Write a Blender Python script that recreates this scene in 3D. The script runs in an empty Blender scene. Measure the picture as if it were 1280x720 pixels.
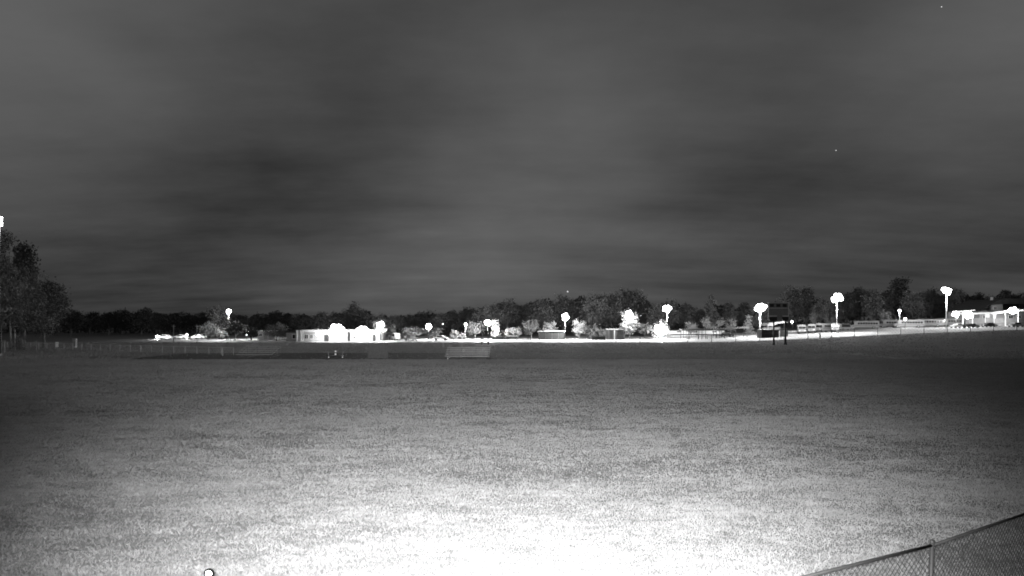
import bpy, math, random
import numpy as np
from mathutils import Vector, Matrix

SC = bpy.context.scene
COL = SC.collection
R = math.radians
PI = math.pi
HC = 5.5            # camera height
F = 640.0           # focal length in photo pixels
YH = 403.0          # horizon row

# ------------------------------------------------------------------ camera
cam_d = bpy.data.cameras.new('camera')
cam_d.lens = 18.0
cam_d.sensor_width = 36.0
cam_d.shift_y = 43.0 / 1280.0
cam_d.clip_start = 0.1
cam_d.clip_end = 8000.0
cam = bpy.data.objects.new('camera', cam_d)
cam.location = (0, 0, HC)
cam.rotation_euler = (PI / 2, 0, 0)
COL.objects.link(cam)
SC.camera = cam

# ------------------------------------------------------------------ world: overcast night sky
world = bpy.data.worlds.new('World')
SC.world = world
world.use_nodes = True
WN = world.node_tree.nodes
WL = world.node_tree.links
WN.clear()


def wnode(t, **kw):
    n = WN.new(t)
    for k, v in kw.items():
        setattr(n, k, v)
    return n


def wmath(op, a, b=None, c=None):
    n = wnode('ShaderNodeMath', operation=op)
    for i, v in enumerate((a, b, c)):
        if v is None:
            continue
        if isinstance(v, (int, float)):
            n.inputs[i].default_value = v
        else:
            WL.new(v, n.inputs[i])
    return n.outputs[0]


geo = wnode('ShaderNodeTexCoord')
sep = wnode('ShaderNodeSeparateXYZ')
WL.new(geo.outputs['Generated'], sep.inputs[0])
sky = wnode('ShaderNodeTexSky', sky_type='NISHITA')
sky.sun_disc = False
sky.sun_elevation = R(3)
sky.sun_rotation = R(180)
bw = wnode('ShaderNodeRGBToBW')
WL.new(sky.outputs[0], bw.inputs[0])
def plane_coords(off):
    zc = wmath('ADD', wmath('MAXIMUM', sep.outputs[2], 0.0), off)
    cmb = wnode('ShaderNodeCombineXYZ')
    WL.new(wmath('DIVIDE', sep.outputs[0], zc), cmb.inputs[0])
    WL.new(wmath('DIVIDE', sep.outputs[1], zc), cmb.inputs[1])
    return cmb.outputs[0]


def wnoise(scale, detail, rough, off, sx=1.0, sy=1.0, zoff=.1):
    mp = wnode('ShaderNodeMapping')
    mp.inputs['Location'].default_value = off
    mp.inputs['Scale'].default_value = (sx, sy, 1)
    WL.new(plane_coords(zoff), mp.inputs[0])
    n = wnode('ShaderNodeTexNoise')
    n.inputs['Scale'].default_value = scale
    n.inputs['Detail'].default_value = detail
    n.inputs['Roughness'].default_value = rough
    WL.new(mp.outputs[0], n.inputs['Vector'])
    return n.outputs['Fac']


n1 = wnoise(1.1, 6.0, 0.52, (3.1, 1.7, 0), zoff=.3)
n2 = wnoise(0.9, 7.0, 0.6, (7.3, 2.2, 0), 0.55, 1.4, zoff=.11)


def cloud(px, py, s, amp):
    """a broad soft cloud painted into the sky as lighter or darker tone, centred on one direction"""
    d = Vector(((px - 640) / F, 1.0, (YH - py) / F)).normalized()
    vm = wnode('ShaderNodeVectorMath', operation='DISTANCE')
    WL.new(geo.outputs['Generated'], vm.inputs[0])
    vm.inputs[1].default_value = d
    q = wmath('DIVIDE', vm.outputs['Value'], s)
    e = wmath('POWER', 2.718, wmath('MULTIPLY', wmath('MULTIPLY', q, q), -1.0))
    return wmath('MULTIPLY', e, amp)


base = wmath('MULTIPLY', wmath('POWER', wmath('MULTIPLY', bw.outputs[0], 0.5), 0.12), 0.45)
cl = wmath('MULTIPLY_ADD', n1, 1.2, -0.6)
cl = wmath('ADD', cl, wmath('MULTIPLY_ADD', n2, 0.95, -0.47))
tot = wmath('ADD', wmath('ADD', base, 0.35), cl)
for c in ((720, 190, 0.24, 0.22), (20, 40, 0.24, 0.75), (560, 310, 0.22, 0.30), (1250, 40, 0.2, 0.5),
          (230, 300, 0.2, -0.36), (60, 330, .16, -.3), (1100, 240, 0.26, -0.3), (420, 170, 0.16, -0.2)):
    tot = wmath('ADD', tot, cloud(*c))
tot = wmath('MAXIMUM', tot, 0.25)
SKY_LEVEL = 0.086
val = wmath('MULTIPLY', tot, SKY_LEVEL / 0.1)
cw = wnode('ShaderNodeCombineColor')
for i in range(3):
    WL.new(val, cw.inputs[i])
bg = wnode('ShaderNodeBackground')
bg.inputs['Strength'].default_value = 0.1
WL.new(cw.outputs[0], bg.inputs['Color'])
wo = wnode('ShaderNodeOutputWorld')
WL.new(bg.outputs[0], wo.inputs['Surface'])

# ------------------------------------------------------------------ the camera's infrared flood lamp, on the wall just over the camera
def ir_lamp(energy, size, aim, x, squash):
    ld = bpy.data.lights.new('infrared_flood', 'SPOT')
    ld.energy = energy
    ld.spot_size = R(size)
    ld.spot_blend = 1.0
    ld.shadow_soft_size = 0.04
    o = bpy.data.objects.new('infrared_flood', ld)
    o.location = (x, 0.0, HC + 0.02)
    o.rotation_euler = Vector(aim).normalized().to_track_quat('-Z', 'Y').to_euler()
    o.scale = (1, squash, 1)
    COL.objects.link(o)


ir_lamp(75000, 102, (0.0, 1.0, -0.27), -0.03, 0.92)       # near flood
ir_lamp(116000, 132, (-0.21, 1.0, 0.01), 0.03, 0.088)       # wide flat far beam

SC.view_settings.view_transform = 'Standard'
SC.view_settings.look = 'None'
SC.view_settings.exposure = 0.0
SC.view_settings.gamma = 1.0
SC.cycles.use_denoising = True
SC.cycles.max_bounces = 4
SC.cycles.pixel_filter_type = 'BLACKMAN_HARRIS'
SC.cycles.filter_width = 1.8
SC.cycles.sample_clamp_indirect = 2.0
SC.cycles.caustics_reflective = False
SC.cycles.caustics_refractive = False

# ------------------------------------------------------------------ helpers
rnd = random.Random(5)


def terrain(x, y):
    a = np.interp(x, [45, 60, 80, 105, 134, 165, 220], [0, .15, .95, 2.2, 3.3, 4.1, 4.7])
    t = np.clip((np.asarray(y, float) - 100) / 38.0, 0, 1)
    return a * t * t * (3 - 2 * t)


def T(x, y):
    return float(terrain(x, y))


def gx(px, d):
    return (px - 640) / F * d


def hz(py, d):
    return HC - (py - YH) * d / F


def material(name, v, rough=0.8, amt=0.25, scale=3.0, metallic=0.0, spec=0.3, bump=0.0):
    m = bpy.data.materials.new(name)
    m.use_nodes = True
    N, L = m.node_tree.nodes, m.node_tree.links
    b = N['Principled BSDF']
    b.inputs['Roughness'].default_value = rough
    b.inputs['Metallic'].default_value = metallic
    b.inputs['Specular IOR Level'].default_value = spec
    tc = N.new('ShaderNodeTexCoord')
    nz = N.new('ShaderNodeTexNoise')
    nz.inputs['Scale'].default_value = scale
    nz.inputs['Detail'].default_value = 5
    nz.inputs['Roughness'].default_value = 0.6
    L.new(tc.outputs['Object'], nz.inputs['Vector'])
    cr = N.new('ShaderNodeValToRGB')
    lo, hi = v * (1 - amt), min(1, v * (1 + amt))
    cr.color_ramp.elements[0].position = 0.3
    cr.color_ramp.elements[1].position = 0.7
    cr.color_ramp.elements[0].color = (lo, lo, lo, 1)
    cr.color_ramp.elements[1].color = (hi, hi, hi, 1)
    L.new(nz.outputs['Fac'], cr.inputs[0])
    L.new(cr.outputs[0], b.inputs['Base Color'])
    if bump:
        bp = N.new('ShaderNodeBump')
        bp.inputs['Strength'].default_value = bump
        L.new(nz.outputs['Fac'], bp.inputs['Height'])
        L.new(bp.outputs[0], b.inputs['Normal'])
    return m


def glow(name, s):
    m = bpy.data.materials.new(name)
    m.use_nodes = True
    b = m.node_tree.nodes['Principled BSDF']
    b.inputs['Base Color'].default_value = (.8, .8, .8, 1)
    b.inputs['Emission Color'].default_value = (1, 1, 1, 1)
    b.inputs['Emission Strength'].default_value = s
    return m


M = dict(
    grass=material('grass_blade', .20, .9, .35, .55, spec=.1),
    soil=material('soil_turf', .16, .95, .4, .8, spec=.05, bump=.4),
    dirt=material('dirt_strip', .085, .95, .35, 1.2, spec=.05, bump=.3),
    concrete=material('pale_concrete', .34, .85, .22, .35, bump=.15),
    asphalt=material('asphalt', .06, .9, .3, .5),
    bark=material('bark', .10, .95, .4, 6, bump=.5),
    leaf=material('leaf', .11, .9, .55, 5, spec=.1),
    leaf_lit=material('lit_leaf', .15, .9, .5, 5, spec=.1),  # brighter copy of leaf, lamplight painted into the colour
    leaf_unlit=material('unlit_leaf', .05, .9, .5, 5, spec=.1),  # darker copy of leaf, lack of lamplight painted into the colour
    white=material('white_paint', .75, .5, .06, 2),
    cream=material('painted_wall', .36, .8, .12, .8, bump=.1),
    grey=material('grey_wall', .25, .8, .15, 1.0),
    dark=material('dark_paint', .03, .6, .2, 2),
    black=material('black_vinyl', .012, .55, .2, 4, spec=.2),
    steel=material('galvanised_steel', .35, .5, .2, 4, metallic=.4),
    alu=material('aluminium_plank', .24, .5, .15, 3, metallic=.2),
    glass=material('dark_glass', .02, .12, .1, 1, spec=.6),
    matt=material('matt_black', .003, .95, .1, 5, spec=.0),
    leaf_mid=material('mid_leaf', .075, .9, .5, 5, spec=.1),
    rubber=material('rubber', .02, .8, .1, 5),
    mesh_grey=material('windscreen_fabric', .095, .95, .2, 3),
    roof=material('dark_roof', .03, .85, .3, 2),
    bus=material('bus_paint', .22, .4, .06, 1),
    reflector=material('reflector', .92, .2, .02, 1, spec=1),
    lamp=glow('lamp_bloom_glow', 14.0),  # glows over the whole bloom shape, far wider than the lamp itself
    dimlamp=glow('small_lamp_glass', 3.0),
    star=glow('starlight', 1.1),
)


def grassy(m, v, layers):
    """clumps of differing grass: noise at several sizes, longer across the field than along it"""
    N, L = m.node_tree.nodes, m.node_tree.links
    b = N['Principled BSDF']
    tc = N.new('ShaderNodeTexCoord')
    acc = None
    for sx, sy, amp in layers:
        mp = N.new('ShaderNodeMapping')
        mp.inputs['Scale'].default_value = (sx, sy, 0)
        L.new(tc.outputs['Object'], mp.inputs[0])
        nz = N.new('ShaderNodeTexNoise')
        nz.inputs['Scale'].default_value = 1
        nz.inputs['Detail'].default_value = 3
        L.new(mp.outputs[0], nz.inputs['Vector'])
        k = N.new('ShaderNodeMath')
        k.operation = 'MULTIPLY_ADD'
        L.new(nz.outputs['Fac'], k.inputs[0])
        k.inputs[1].default_value = amp * v
        if acc is None:
            k.inputs[2].default_value = v * (1 - sum(q[2] for q in layers) * .5)
        else:
            L.new(acc, k.inputs[2])
        acc = k.outputs[0]
    mx = N.new('ShaderNodeMath')
    mx.operation = 'MAXIMUM'
    mx.inputs[1].default_value = v * .25
    L.new(acc, mx.inputs[0])
    cc = N.new('ShaderNodeCombineColor')
    for i in range(3):
        L.new(mx.outputs[0], cc.inputs[i])
    L.new(cc.outputs[0], b.inputs['Base Color'])


grassy(M['grass'], .20, [(1.7, 7.0, 1.0), (.45, 1.3, .5), (.07, .12, .35)])
grassy(M['soil'], .17, [(1.7, 7.0, 1.0), (.45, 1.3, .5), (.07, .12, .35)])


class MB:
    def __init__(self):
        self.v, self.f = [], []

    def add(self, vs, fs):
        o = len(self.v)
        self.v += [tuple(p) for p in vs]
        self.f += [tuple(i + o for i in f) for f in fs]
        return self

    def box(self, x0, x1, y0, y1, z0, z1):
        return self.add([(x0, y0, z0), (x1, y0, z0), (x1, y1, z0), (x0, y1, z0),
                         (x0, y0, z1), (x1, y0, z1), (x1, y1, z1), (x0, y1, z1)],
                        [(3, 2, 1, 0), (4, 5, 6, 7), (0, 1, 5, 4), (1, 2, 6, 5), (2, 3, 7, 6), (3, 0, 4, 7)])

    def tube(self, a, b, r0, r1=None, n=6):
        a, b = Vector(a), Vector(b)
        r1 = r0 if r1 is None else r1
        d = (b - a).normalized()
        p = d.orthogonal().normalized()
        q = d.cross(p)
        vs = []
        for c, r in ((a, r0), (b, r1)):
            for k in range(n):
                t = 2 * PI * k / n
                vs.append(c + (p * math.cos(t) + q * math.sin(t)) * r)
        fs = [(k, (k + 1) % n, n + (k + 1) % n, n + k) for k in range(n)]
        fs += [tuple(range(n - 1, -1, -1)), tuple(range(n, 2 * n))]
        return self.add(vs, fs)

    def prism(self, prof, y0, y1):
        """extrude an (x, z) outline along y"""
        n = len(prof)
        vs = [(x, y0, z) for x, z in prof] + [(x, y1, z) for x, z in prof]
        fs = [tuple(range(n)), tuple(range(2 * n - 1, n - 1, -1))]
        fs += [(k, n + k, n + (k + 1) % n, (k + 1) % n) for k in range(n)]
        return self.add(vs, fs)

    def ball(self, c, r, n=10, m=6, sz=1.0):
        vs, fs = [], []
        for i in range(m + 1):
            a = PI * i / m
            for k in range(n):
                t = 2 * PI * k / n
                vs.append((c[0] + r * math.sin(a) * math.cos(t), c[1] + r * math.sin(a) * math.sin(t), c[2] + r * sz * math.cos(a)))
        for i in range(m):
            for k in range(n):
                fs.append((i * n + k, (i + 1) * n + k, (i + 1) * n + (k + 1) % n, i * n + (k + 1) % n))
        return self.add(vs, fs)

    def mesh(self, name, m, smooth=False):
        me = bpy.data.meshes.new(name)
        me.from_pydata(self.v, [], self.f)
        me.materials.append(m)
        if smooth:
            me.polygons.foreach_set('use_smooth', [True] * len(me.polygons))
        me.update()
        return me

    def build(self, name, m, parent=None, smooth=False, loc=None):
        return link(name, self.mesh(name, m, smooth), parent, loc)


def link(name, me, parent=None, loc=None):
    o = bpy.data.objects.new(name, me)
    COL.objects.link(o)
    if parent is not None:
        o.parent = parent
    if loc is not None:
        o.location = loc
    return o


def tag(o, label=None, cat=None, group=None, kind=None):
    if label:
        o['label'] = label
    if cat:
        o['category'] = cat
    if group:
        o['group'] = group
    if kind:
        o['kind'] = kind
    return o


def thing(name, label, cat, loc=(0, 0, 0), rz=0, group=None):
    o = bpy.data.objects.new(name, None)
    o.empty_display_size = 0.3
    COL.objects.link(o)
    o.location = loc
    o.rotation_euler = (0, 0, rz)
    return tag(o, label, cat, group)


def dup(o, loc=None, rz=None, label=None, parent=None, scale=None):
    c = o.copy()
    COL.objects.link(c)
    if parent is not None:
        c.parent = parent
    if loc is not None:
        c.location = loc
    if rz is not None:
        c.rotation_euler = (0, 0, rz)
    if scale is not None:
        c.scale = scale
    if label:
        c['label'] = label
    for ch in list(o.children):
        dup(ch, parent=c)
    return c


def arr_mesh(name, V, nv, m):
    """V: (faces*nv, 3) vertices, every nv of them one face"""
    me = bpy.data.meshes.new(name)
    n = len(V)
    nf = n // nv
    me.vertices.add(n)
    me.vertices.foreach_set('co', np.asarray(V, np.float32).ravel())
    me.loops.add(n)
    me.loops.foreach_set('vertex_index', np.arange(n, dtype=np.int32))
    me.polygons.add(nf)
    me.polygons.foreach_set('loop_start', np.arange(0, n, nv, dtype=np.int32))
    me.polygons.foreach_set('loop_total', np.full(nf, nv, dtype=np.int32))
    me.materials.append(m)
    me.update(calc_edges=True)
    me.validate()
    return me


# ------------------------------------------------------------------ ground
def sheet(name, xs, ys, dz, m, label=None):
    X, Y = np.meshgrid(xs, ys)
    Z = terrain(X, Y) + dz
    V = np.stack([X, Y, Z], -1).reshape(-1, 3)
    nx = len(xs)
    fs = [(j * nx + i, j * nx + i + 1, (j + 1) * nx + i + 1, (j + 1) * nx + i)
          for j in range(len(ys) - 1) for i in range(nx - 1)]
    me = bpy.data.meshes.new(name)
    me.from_pydata(V.tolist(), [], fs)
    me.materials.append(m)
    return tag(link(name, me), label, kind='structure')


xs = np.concatenate([[-3000, -900, -400], np.arange(-240, 45, 20), [45, 52, 60, 70, 80, 92, 105, 120, 134, 150, 165, 190, 220, 300, 500, 900, 3000]])
ys = np.concatenate([[-60, 0, 30, 60, 90], np.arange(100, 140, 4), [138, 160, 190, 230, 300, 500, 1000, 4000]])
sheet('ground', xs, sorted(set(ys.tolist())), 0.0, M['soil'], 'wide grass field under night sky')
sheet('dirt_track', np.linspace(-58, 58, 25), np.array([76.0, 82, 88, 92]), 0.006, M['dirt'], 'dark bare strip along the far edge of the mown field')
sheet('parking_lot', np.concatenate([np.arange(-92, 45, 10), [45, 52, 60, 70, 80, 92, 105, 120, 134, 150, 158]]),
      np.array([141.0, 150, 160, 175, 190, 200]), 0.012, M['concrete'], 'pale paved lot lit by the lamps')
sheet('access_road', np.array([158.5, 165, 175, 190, 205, 230]), np.array([141.0, 150, 160, 175, 190, 200]), 0.012, M['grey'],
      'grey road at the right edge')

# ---- grass blades (uncountable)
rng = np.random.default_rng(3)


VG = rng.uniform(0, 1, (512, 512))


def vnoise(x, y, cx, cy):
    u, v = x / cx + 1000, y / cy + 1000
    i, j = np.floor(u).astype(int), np.floor(v).astype(int)
    fu, fv = u - i, v - j
    fu, fv = fu * fu * (3 - 2 * fu), fv * fv * (3 - 2 * fv)
    g = lambda a, b: VG[a % 512, b % 512]
    return (g(i, j) * (1 - fu) + g(i + 1, j) * fu) * (1 - fv) + (g(i, j + 1) * (1 - fu) + g(i + 1, j + 1) * fu) * fv


def blades(y0, y1, dens, w, h, xlim=1.08, mask=None):
    area = (y1 ** 2 - y0 ** 2) * xlim
    n = int(area * dens)
    yy = np.sqrt(rng.uniform(y0 ** 2, y1 ** 2, n))
    xx = rng.uniform(-xlim, xlim, n) * yy
    # uneven growth: thin and thick patches
    g = np.sin(xx * .9 + np.sin(yy * 1.7) * 1.3) * np.sin(yy * 1.9 + np.sin(xx * .45) * 2) + .8 * np.sin(xx * .23 + 1.2) * np.sin(yy * .6 + xx * .05)
    keep = rng.uniform(-1.8, 1.4, n) < g + .7
    if mask is not None:
        keep &= mask(xx, yy)
    xx, yy = xx[keep], yy[keep]
    n = len(xx)
    zz = terrain(xx, yy)
    a = rng.uniform(0, 2 * PI, n)
    ww = w * rng.uniform(.5, 1.5, n) * .5
    hh = h * rng.uniform(.5, 1.3, n) * (.55 + .9 * vnoise(xx, yy, .5, .15) * (.6 + .8 * vnoise(xx, yy, 1.3, .7)))
    dx, dy = np.cos(a) * ww, np.sin(a) * ww
    lx, ly = rng.normal(0, .9, n) * hh, rng.normal(0, .6, n) * hh
    V = np.empty((n, 3, 3))
    V[:, 0] = np.stack([xx - dx, yy - dy, zz - .01], -1)
    V[:, 1] = np.stack([xx + dx, yy + dy, zz - .01], -1)
    V[:, 2] = np.stack([xx + lx, yy + ly, zz + hh], -1)
    return V.reshape(-1, 3)


def off_strip(x, y):
    e = 1.6 * vnoise(x, y, 1.5, 1.0) + 1.0 * vnoise(x, y, .5, .5)
    return ~((np.abs(x) < 58 + 8 * (e - 1)) & (y > 75.5) & (y < 90.5 + e)) | (rng.uniform(0, 1, len(x)) < .06)


def near_strip(x, y):
    return (y < 75.2 + 1.3 * vnoise(x, y, 1.1, 1.0) + .6 * vnoise(x, y, .3, .3)) | (np.abs(x) > 58)


G = np.concatenate([blades(9.5, 18, 1700, .018, .055), blades(18, 30, 800, .024, .06), blades(30, 50, 380, .038, .055),
                    blades(50, 77.5, 150, .06, .07, mask=near_strip), blades(76, 140, 12, .14, .13, mask=off_strip)])
tag(link('grass', arr_mesh('grass', G, 3, M['grass'])), 'short uneven grass covering the whole field', 'grass', kind='stuff')

# ------------------------------------------------------------------ trees
prng = np.random.default_rng(11)


def crown_and_limbs(kind, seed, leaves):
    g = np.random.default_rng(seed)
    C = []
    if kind in ('round', 'broad', 'bush', 'small'):
        cz, rx, rz, n = {'round': (.60, .30, .40, 46), 'broad': (.56, .48, .42, 60), 'bush': (.50, .52, .50, 30), 'small': (.58, .40, .40, 40)}[kind]
        for _ in range(n):
            d = g.normal(size=3)
            d /= np.linalg.norm(d)
            r = g.uniform(.25, 1.0) ** .5
            p = d * r * np.array([rx, rx, rz]) * g.uniform(.75, 1.08)
            p[2] += cz
            C.append(p)
        sig = {'round': .052, 'broad': .060, 'bush': .085, 'small': .055}[kind]
    elif kind == 'pine':
        for _ in range(50):
            z = g.uniform(.22, 1.0)
            r = (.05 + .27 * (1 - z) ** .7) * g.uniform(.2, 1.15)
            a = g.uniform(0, 2 * PI)
            C.append(np.array([r * math.cos(a), r * math.sin(a), z - .04 * r]))
        sig = .038
    elif kind == 'spire':
        for _ in range(40):
            z = g.uniform(.06, 1.0)
            r = (.03 + .20 * (1 - z)) * g.uniform(.1, 1.0)
            a = g.uniform(0, 2 * PI)
            C.append(np.array([r * math.cos(a), r * math.sin(a), z]))
        sig = .04
    elif kind == 'fork':
        for _ in range(40):
            t = g.uniform(.0, 1.0)
            s = 1 if g.uniform() < .5 else -1
            C.append(np.array([s * (.05 + .42 * t) + g.normal(0, .07), g.normal(0, .12), .42 + .52 * t * g.uniform(.5, 1.1)]))
        sig = .055
    C = np.array(C)
    k = max(1, leaves // len(C))
    P = np.repeat(C, k, 0) + g.normal(0, sig, (len(C) * k, 3)) * np.array([1.15, 1.15, .85])
    P[:, 2] = np.clip(P[:, 2], .03, None)
    n = len(P)
    s = {'pine': .018, 'spire': .022, 'bush': .040}.get(kind, .021) * g.uniform(.6, 1.5, n) * (3000 / leaves) ** .35
    e1 = g.normal(size=(n, 3))
    e1 /= np.linalg.norm(e1, axis=1)[:, None]
    e2 = np.cross(e1, g.normal(size=(n, 3)))
    e2 /= np.linalg.norm(e2, axis=1)[:, None]
    e1 *= s[:, None]
    e2 *= (s * .7)[:, None]
    V = np.stack([P - e1, P - e2, P + e1, P + e2], 1).reshape(-1, 3)
    mb = MB()
    top = {'pine': .95, 'spire': .9, 'bush': .35}.get(kind, .72)
    r0 = {'bush': .02}.get(kind, .022)
    pts = [Vector((0, 0, -.01))]
    for i in range(1, 5):
        pts.append(Vector((g.normal(0, .008), g.normal(0, .008), top * i / 4)))
    for i in range(4):
        mb.tube(pts[i], pts[i + 1], r0 * (1 - .2 * i), r0 * (1 - .2 * (i + 1)), 7)
    for c in C[g.permutation(len(C))[:14]]:
        b = Vector((0, 0, min(top, max(.06 if kind == 'bush' else .22, c[2] - g.uniform(.08, .2)))))
        mid = b.lerp(Vector(c), .55) + Vector((0, 0, -.02))
        mb.tube(b, mid, r0 * .38, r0 * .26, 5)
        mb.tube(mid, Vector(c), r0 * .26, r0 * .1, 4)
    return V, mb


TREE = {}


def tree_kind(key, kind, seed, leaves, lm):
    V, mb = crown_and_limbs(kind, seed, leaves)
    TREE[key] = (arr_mesh('crown', V, 4, M[lm]), mb.mesh('trunk', M['bark']))


for i in range(3):
    tree_kind('round%d' % i, 'round', 20 + i, 3000, 'leaf')
    tree_kind('dround%d' % i, 'round', 30 + i, 3000, 'leaf_unlit')
for i in range(2):
    tree_kind('broad%d' % i, 'broad', 40 + i, 3600, 'leaf')
    tree_kind('pine%d' % i, 'pine', 50 + i, 3400, 'leaf')
    tree_kind('bush%d' % i, 'bush', 60 + i, 900, 'leaf_lit')
    tree_kind('small%d' % i, 'small', 70 + i, 1700, 'leaf_lit')
    tree_kind('fork%d' % i, 'fork', 85 + i, 1200, 'leaf_lit')
tree_kind('spire0', 'spire', 80, 1500, 'leaf_lit')
tree_kind('big0', 'pine', 90, 9000, 'leaf_mid')
tree_kind('big2', 'pine', 93, 8000, 'leaf_mid')
tree_kind('big1', 'round', 91, 8000, 'leaf_mid')


def tree(key, px, d, top_py, width_px, label, name='tree', cat='tree', group=None, base=None):
    x = gx(px, d)
    z = T(x, d) if base is None else base
    h = hz(top_py, d) - z
    kind = key.rstrip('0123456789')
    unit = {'round': .66, 'dround': .66, 'broad': 1.0, 'pine': .56, 'bush': 1.1, 'small': .86, 'fork': 1.0, 'spire': .42, 'big': .62}[kind]
    w = width_px * d / F / unit
    t = thing(name, label, cat, (x, d, z - .05), rnd.uniform(0, 6.28), group)
    if kind == 'fork':
        t.rotation_euler = (0, 0, rnd.uniform(-.3, .3))
    t.scale = (w, w, h)
    link('trunk', TREE[key][1], t)
    link('crown', TREE[key][0], t)
    return t


# silhouette of the wood behind: (px, top row, width px, key)
WOOD = [
    (88, 385, 34, 'dround'), (112, 390, 30, 'dround'), (136, 389, 30, 'dround'), (153, 386, 26, 'dround'), (177, 385, 28, 'dround'), (200, 389, 30, 'dround'),
    (226, 389, 32, 'dround'), (250, 391, 28, 'dround'), (298, 392, 34, 'dround'), (326, 391, 32, 'dround'),
    (353, 389, 34, 'dround'), (378, 391, 30, 'dround'), (402, 390, 30, 'round'), (424, 389, 30, 'round'), (443, 377, 30, 'broad'), (470, 392, 30, 'round'),
    (492, 393, 28, 'round'), (512, 392, 28, 'round'), (531, 389, 28, 'round'), (549, 390, 24, 'round'),
    (567, 386, 26, 'round'), (586, 384, 28, 'round'), (603, 381, 28, 'round'), (618, 379, 26, 'round'),
    (634, 375, 30, 'round'), (652, 378, 28, 'round'), (678, 371, 34, 'round'), (704, 369, 34, 'round'),
    (722, 369, 30, 'round'), (742, 364, 36, 'round'), (764, 365, 32, 'round'), (787, 359, 40, 'round'), (803, 367, 26, 'round'),
    (820, 380, 26, 'round'), (836, 373, 32, 'round'), (857, 378, 30, 'round'), (874, 386, 24, 'round'), (889, 371, 19, 'pine'),
    (910, 380, 26, 'pine'), (930, 380, 28, 'pine'), (950, 390, 26, 'round'), (980, 368, 20, 'pine'), (991, 358, 24, 'round'), (1007, 357, 28, 'round'),
    (1026, 372, 24, 'round'), (1042, 377, 24, 'round'), (1058, 366, 28, 'round'), (1075, 357, 34, 'round'), (1092, 362, 28, 'round'),
    (1107, 361, 24, 'round'), (1124, 350, 38, 'pine'), (1141, 364, 26, 'round'), (1155, 363, 22, 'round'), (1166, 359, 24, 'round'),
    (1180, 371, 24, 'pine'), (1195, 358, 22, 'round'), (1208, 366, 22, 'round'), (1223, 366, 24, 'round'), (1239, 368, 24, 'round'),
    (1256, 365, 26, 'pine'), (1272, 367, 24, 'round'), (1290, 366, 26, 'round'),
]
MARKS = [(71, 'the white marker'), (100, 'the pale box on the field fence'), (125, 'the far end of the field fence'), (150, 'the empty grass left of the parked cars'), (178, 'the left end of the row of parked cars'), (205, 'the leftmost parked pale car'), (224, 'the second parked pale car'), (249, 'the third parked pale car'),
         (286, 'the lamp above the dark bushy tree'), (310, 'the pair of small stacked lights'), (329, 'the small flat white building'), (350, 'the dark tree by the school wing'), (376, 'the left wing of the school'),
         (398, 'the glaring white school wall'), (419, 'the larger glaring school floodlight'), (452, 'the second school floodlight'), (474, 'the lamp at the end of the school'),
         (495, 'the white van by the school'), (514, 'the dark parked car'), (535, 'the lamp over the leaning forked tree'), (551, 'the white car'), (567, 'the lit bush beside the white car'), (582, 'the thin bright lamp'), (604, 'the pair of dark field posts'),
         (618, 'the tiered lit tree'), (637, 'the lit bushes behind the cars'), (660, 'the gap left of the black dugout'), (680, 'the left half of the black dugout'), (706, 'the lamp at the right end of the dugout'), (724, 'the bright tree right of the dugout'), (748, 'the low dark bin'),
         (770, 'the dark shed'), (787, 'the brightest white tree'), (805, 'the pavement beyond the brightest tree'), (826, 'the glaring round bush'), (840, 'the lamp over the glaring bush'), (862, 'the left walkway roof'), (890, 'the forked lit tree'), (913, 'the right walkway roof'), (936, 'the tall lit shrubs by the thick white pole'),
         (950, 'the thick white lamp pole'), (974, 'the scoreboard'), (990, 'the right edge of the scoreboard'), (1003, 'the leftmost white bus front'), (1015, 'the second white bus front'), (1031, 'the angled bus front'), (1046, 'the twin lamp over the buses'), (1058, 'the dark van'),
         (1080, 'the first side-on bus'), (1096, 'the gap between the side-on buses'), (1111, 'the short bus'), (1125, 'the small lamp over the buses'), (1140, 'the middle side-on bus'), (1158, 'the fourth side-on bus'), (1178, 'the last side-on bus'), (1186, 'the tallest white lamp pole'), (1195, 'the bright white parked car'), (1210, 'the left canopy lamp'),
         (1228, 'the left slope of the dark gable'), (1244, 'the small gable window'), (1258, 'the peak of the dark gable'), (1270, 'the right canopy lamp'), (1290, 'the right end of the canopy')]
used = set()
WORD = {'dround': 'black round-topped tree', 'round': 'dark round-topped tree', 'broad': 'dark broad tree standing out', 'pine': 'tall ragged pine'}
for i, (px, top, w, k) in enumerate(WOOD):
    d = 212 + (i * 37 % 29)
    for mp, words in sorted(MARKS, key=lambda q: abs(q[0] - px)):
        rel = 'directly behind' if abs(mp - px) < 5 else ('to the left behind' if px < mp else 'to the right behind')
        lab = '%s in the wood %s %s' % (WORD[k], rel, words)
        if lab not in used and len(lab.replace('-', ' ').split()) <= 16:
            break
    used.add(lab)
    key = k + str(i % (2 if k in ('pine', 'broad') else 3))
    tree(key, px, d, top + rnd.uniform(-.5, .5), w, lab, group='trees of the wood beyond the lots')

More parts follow.
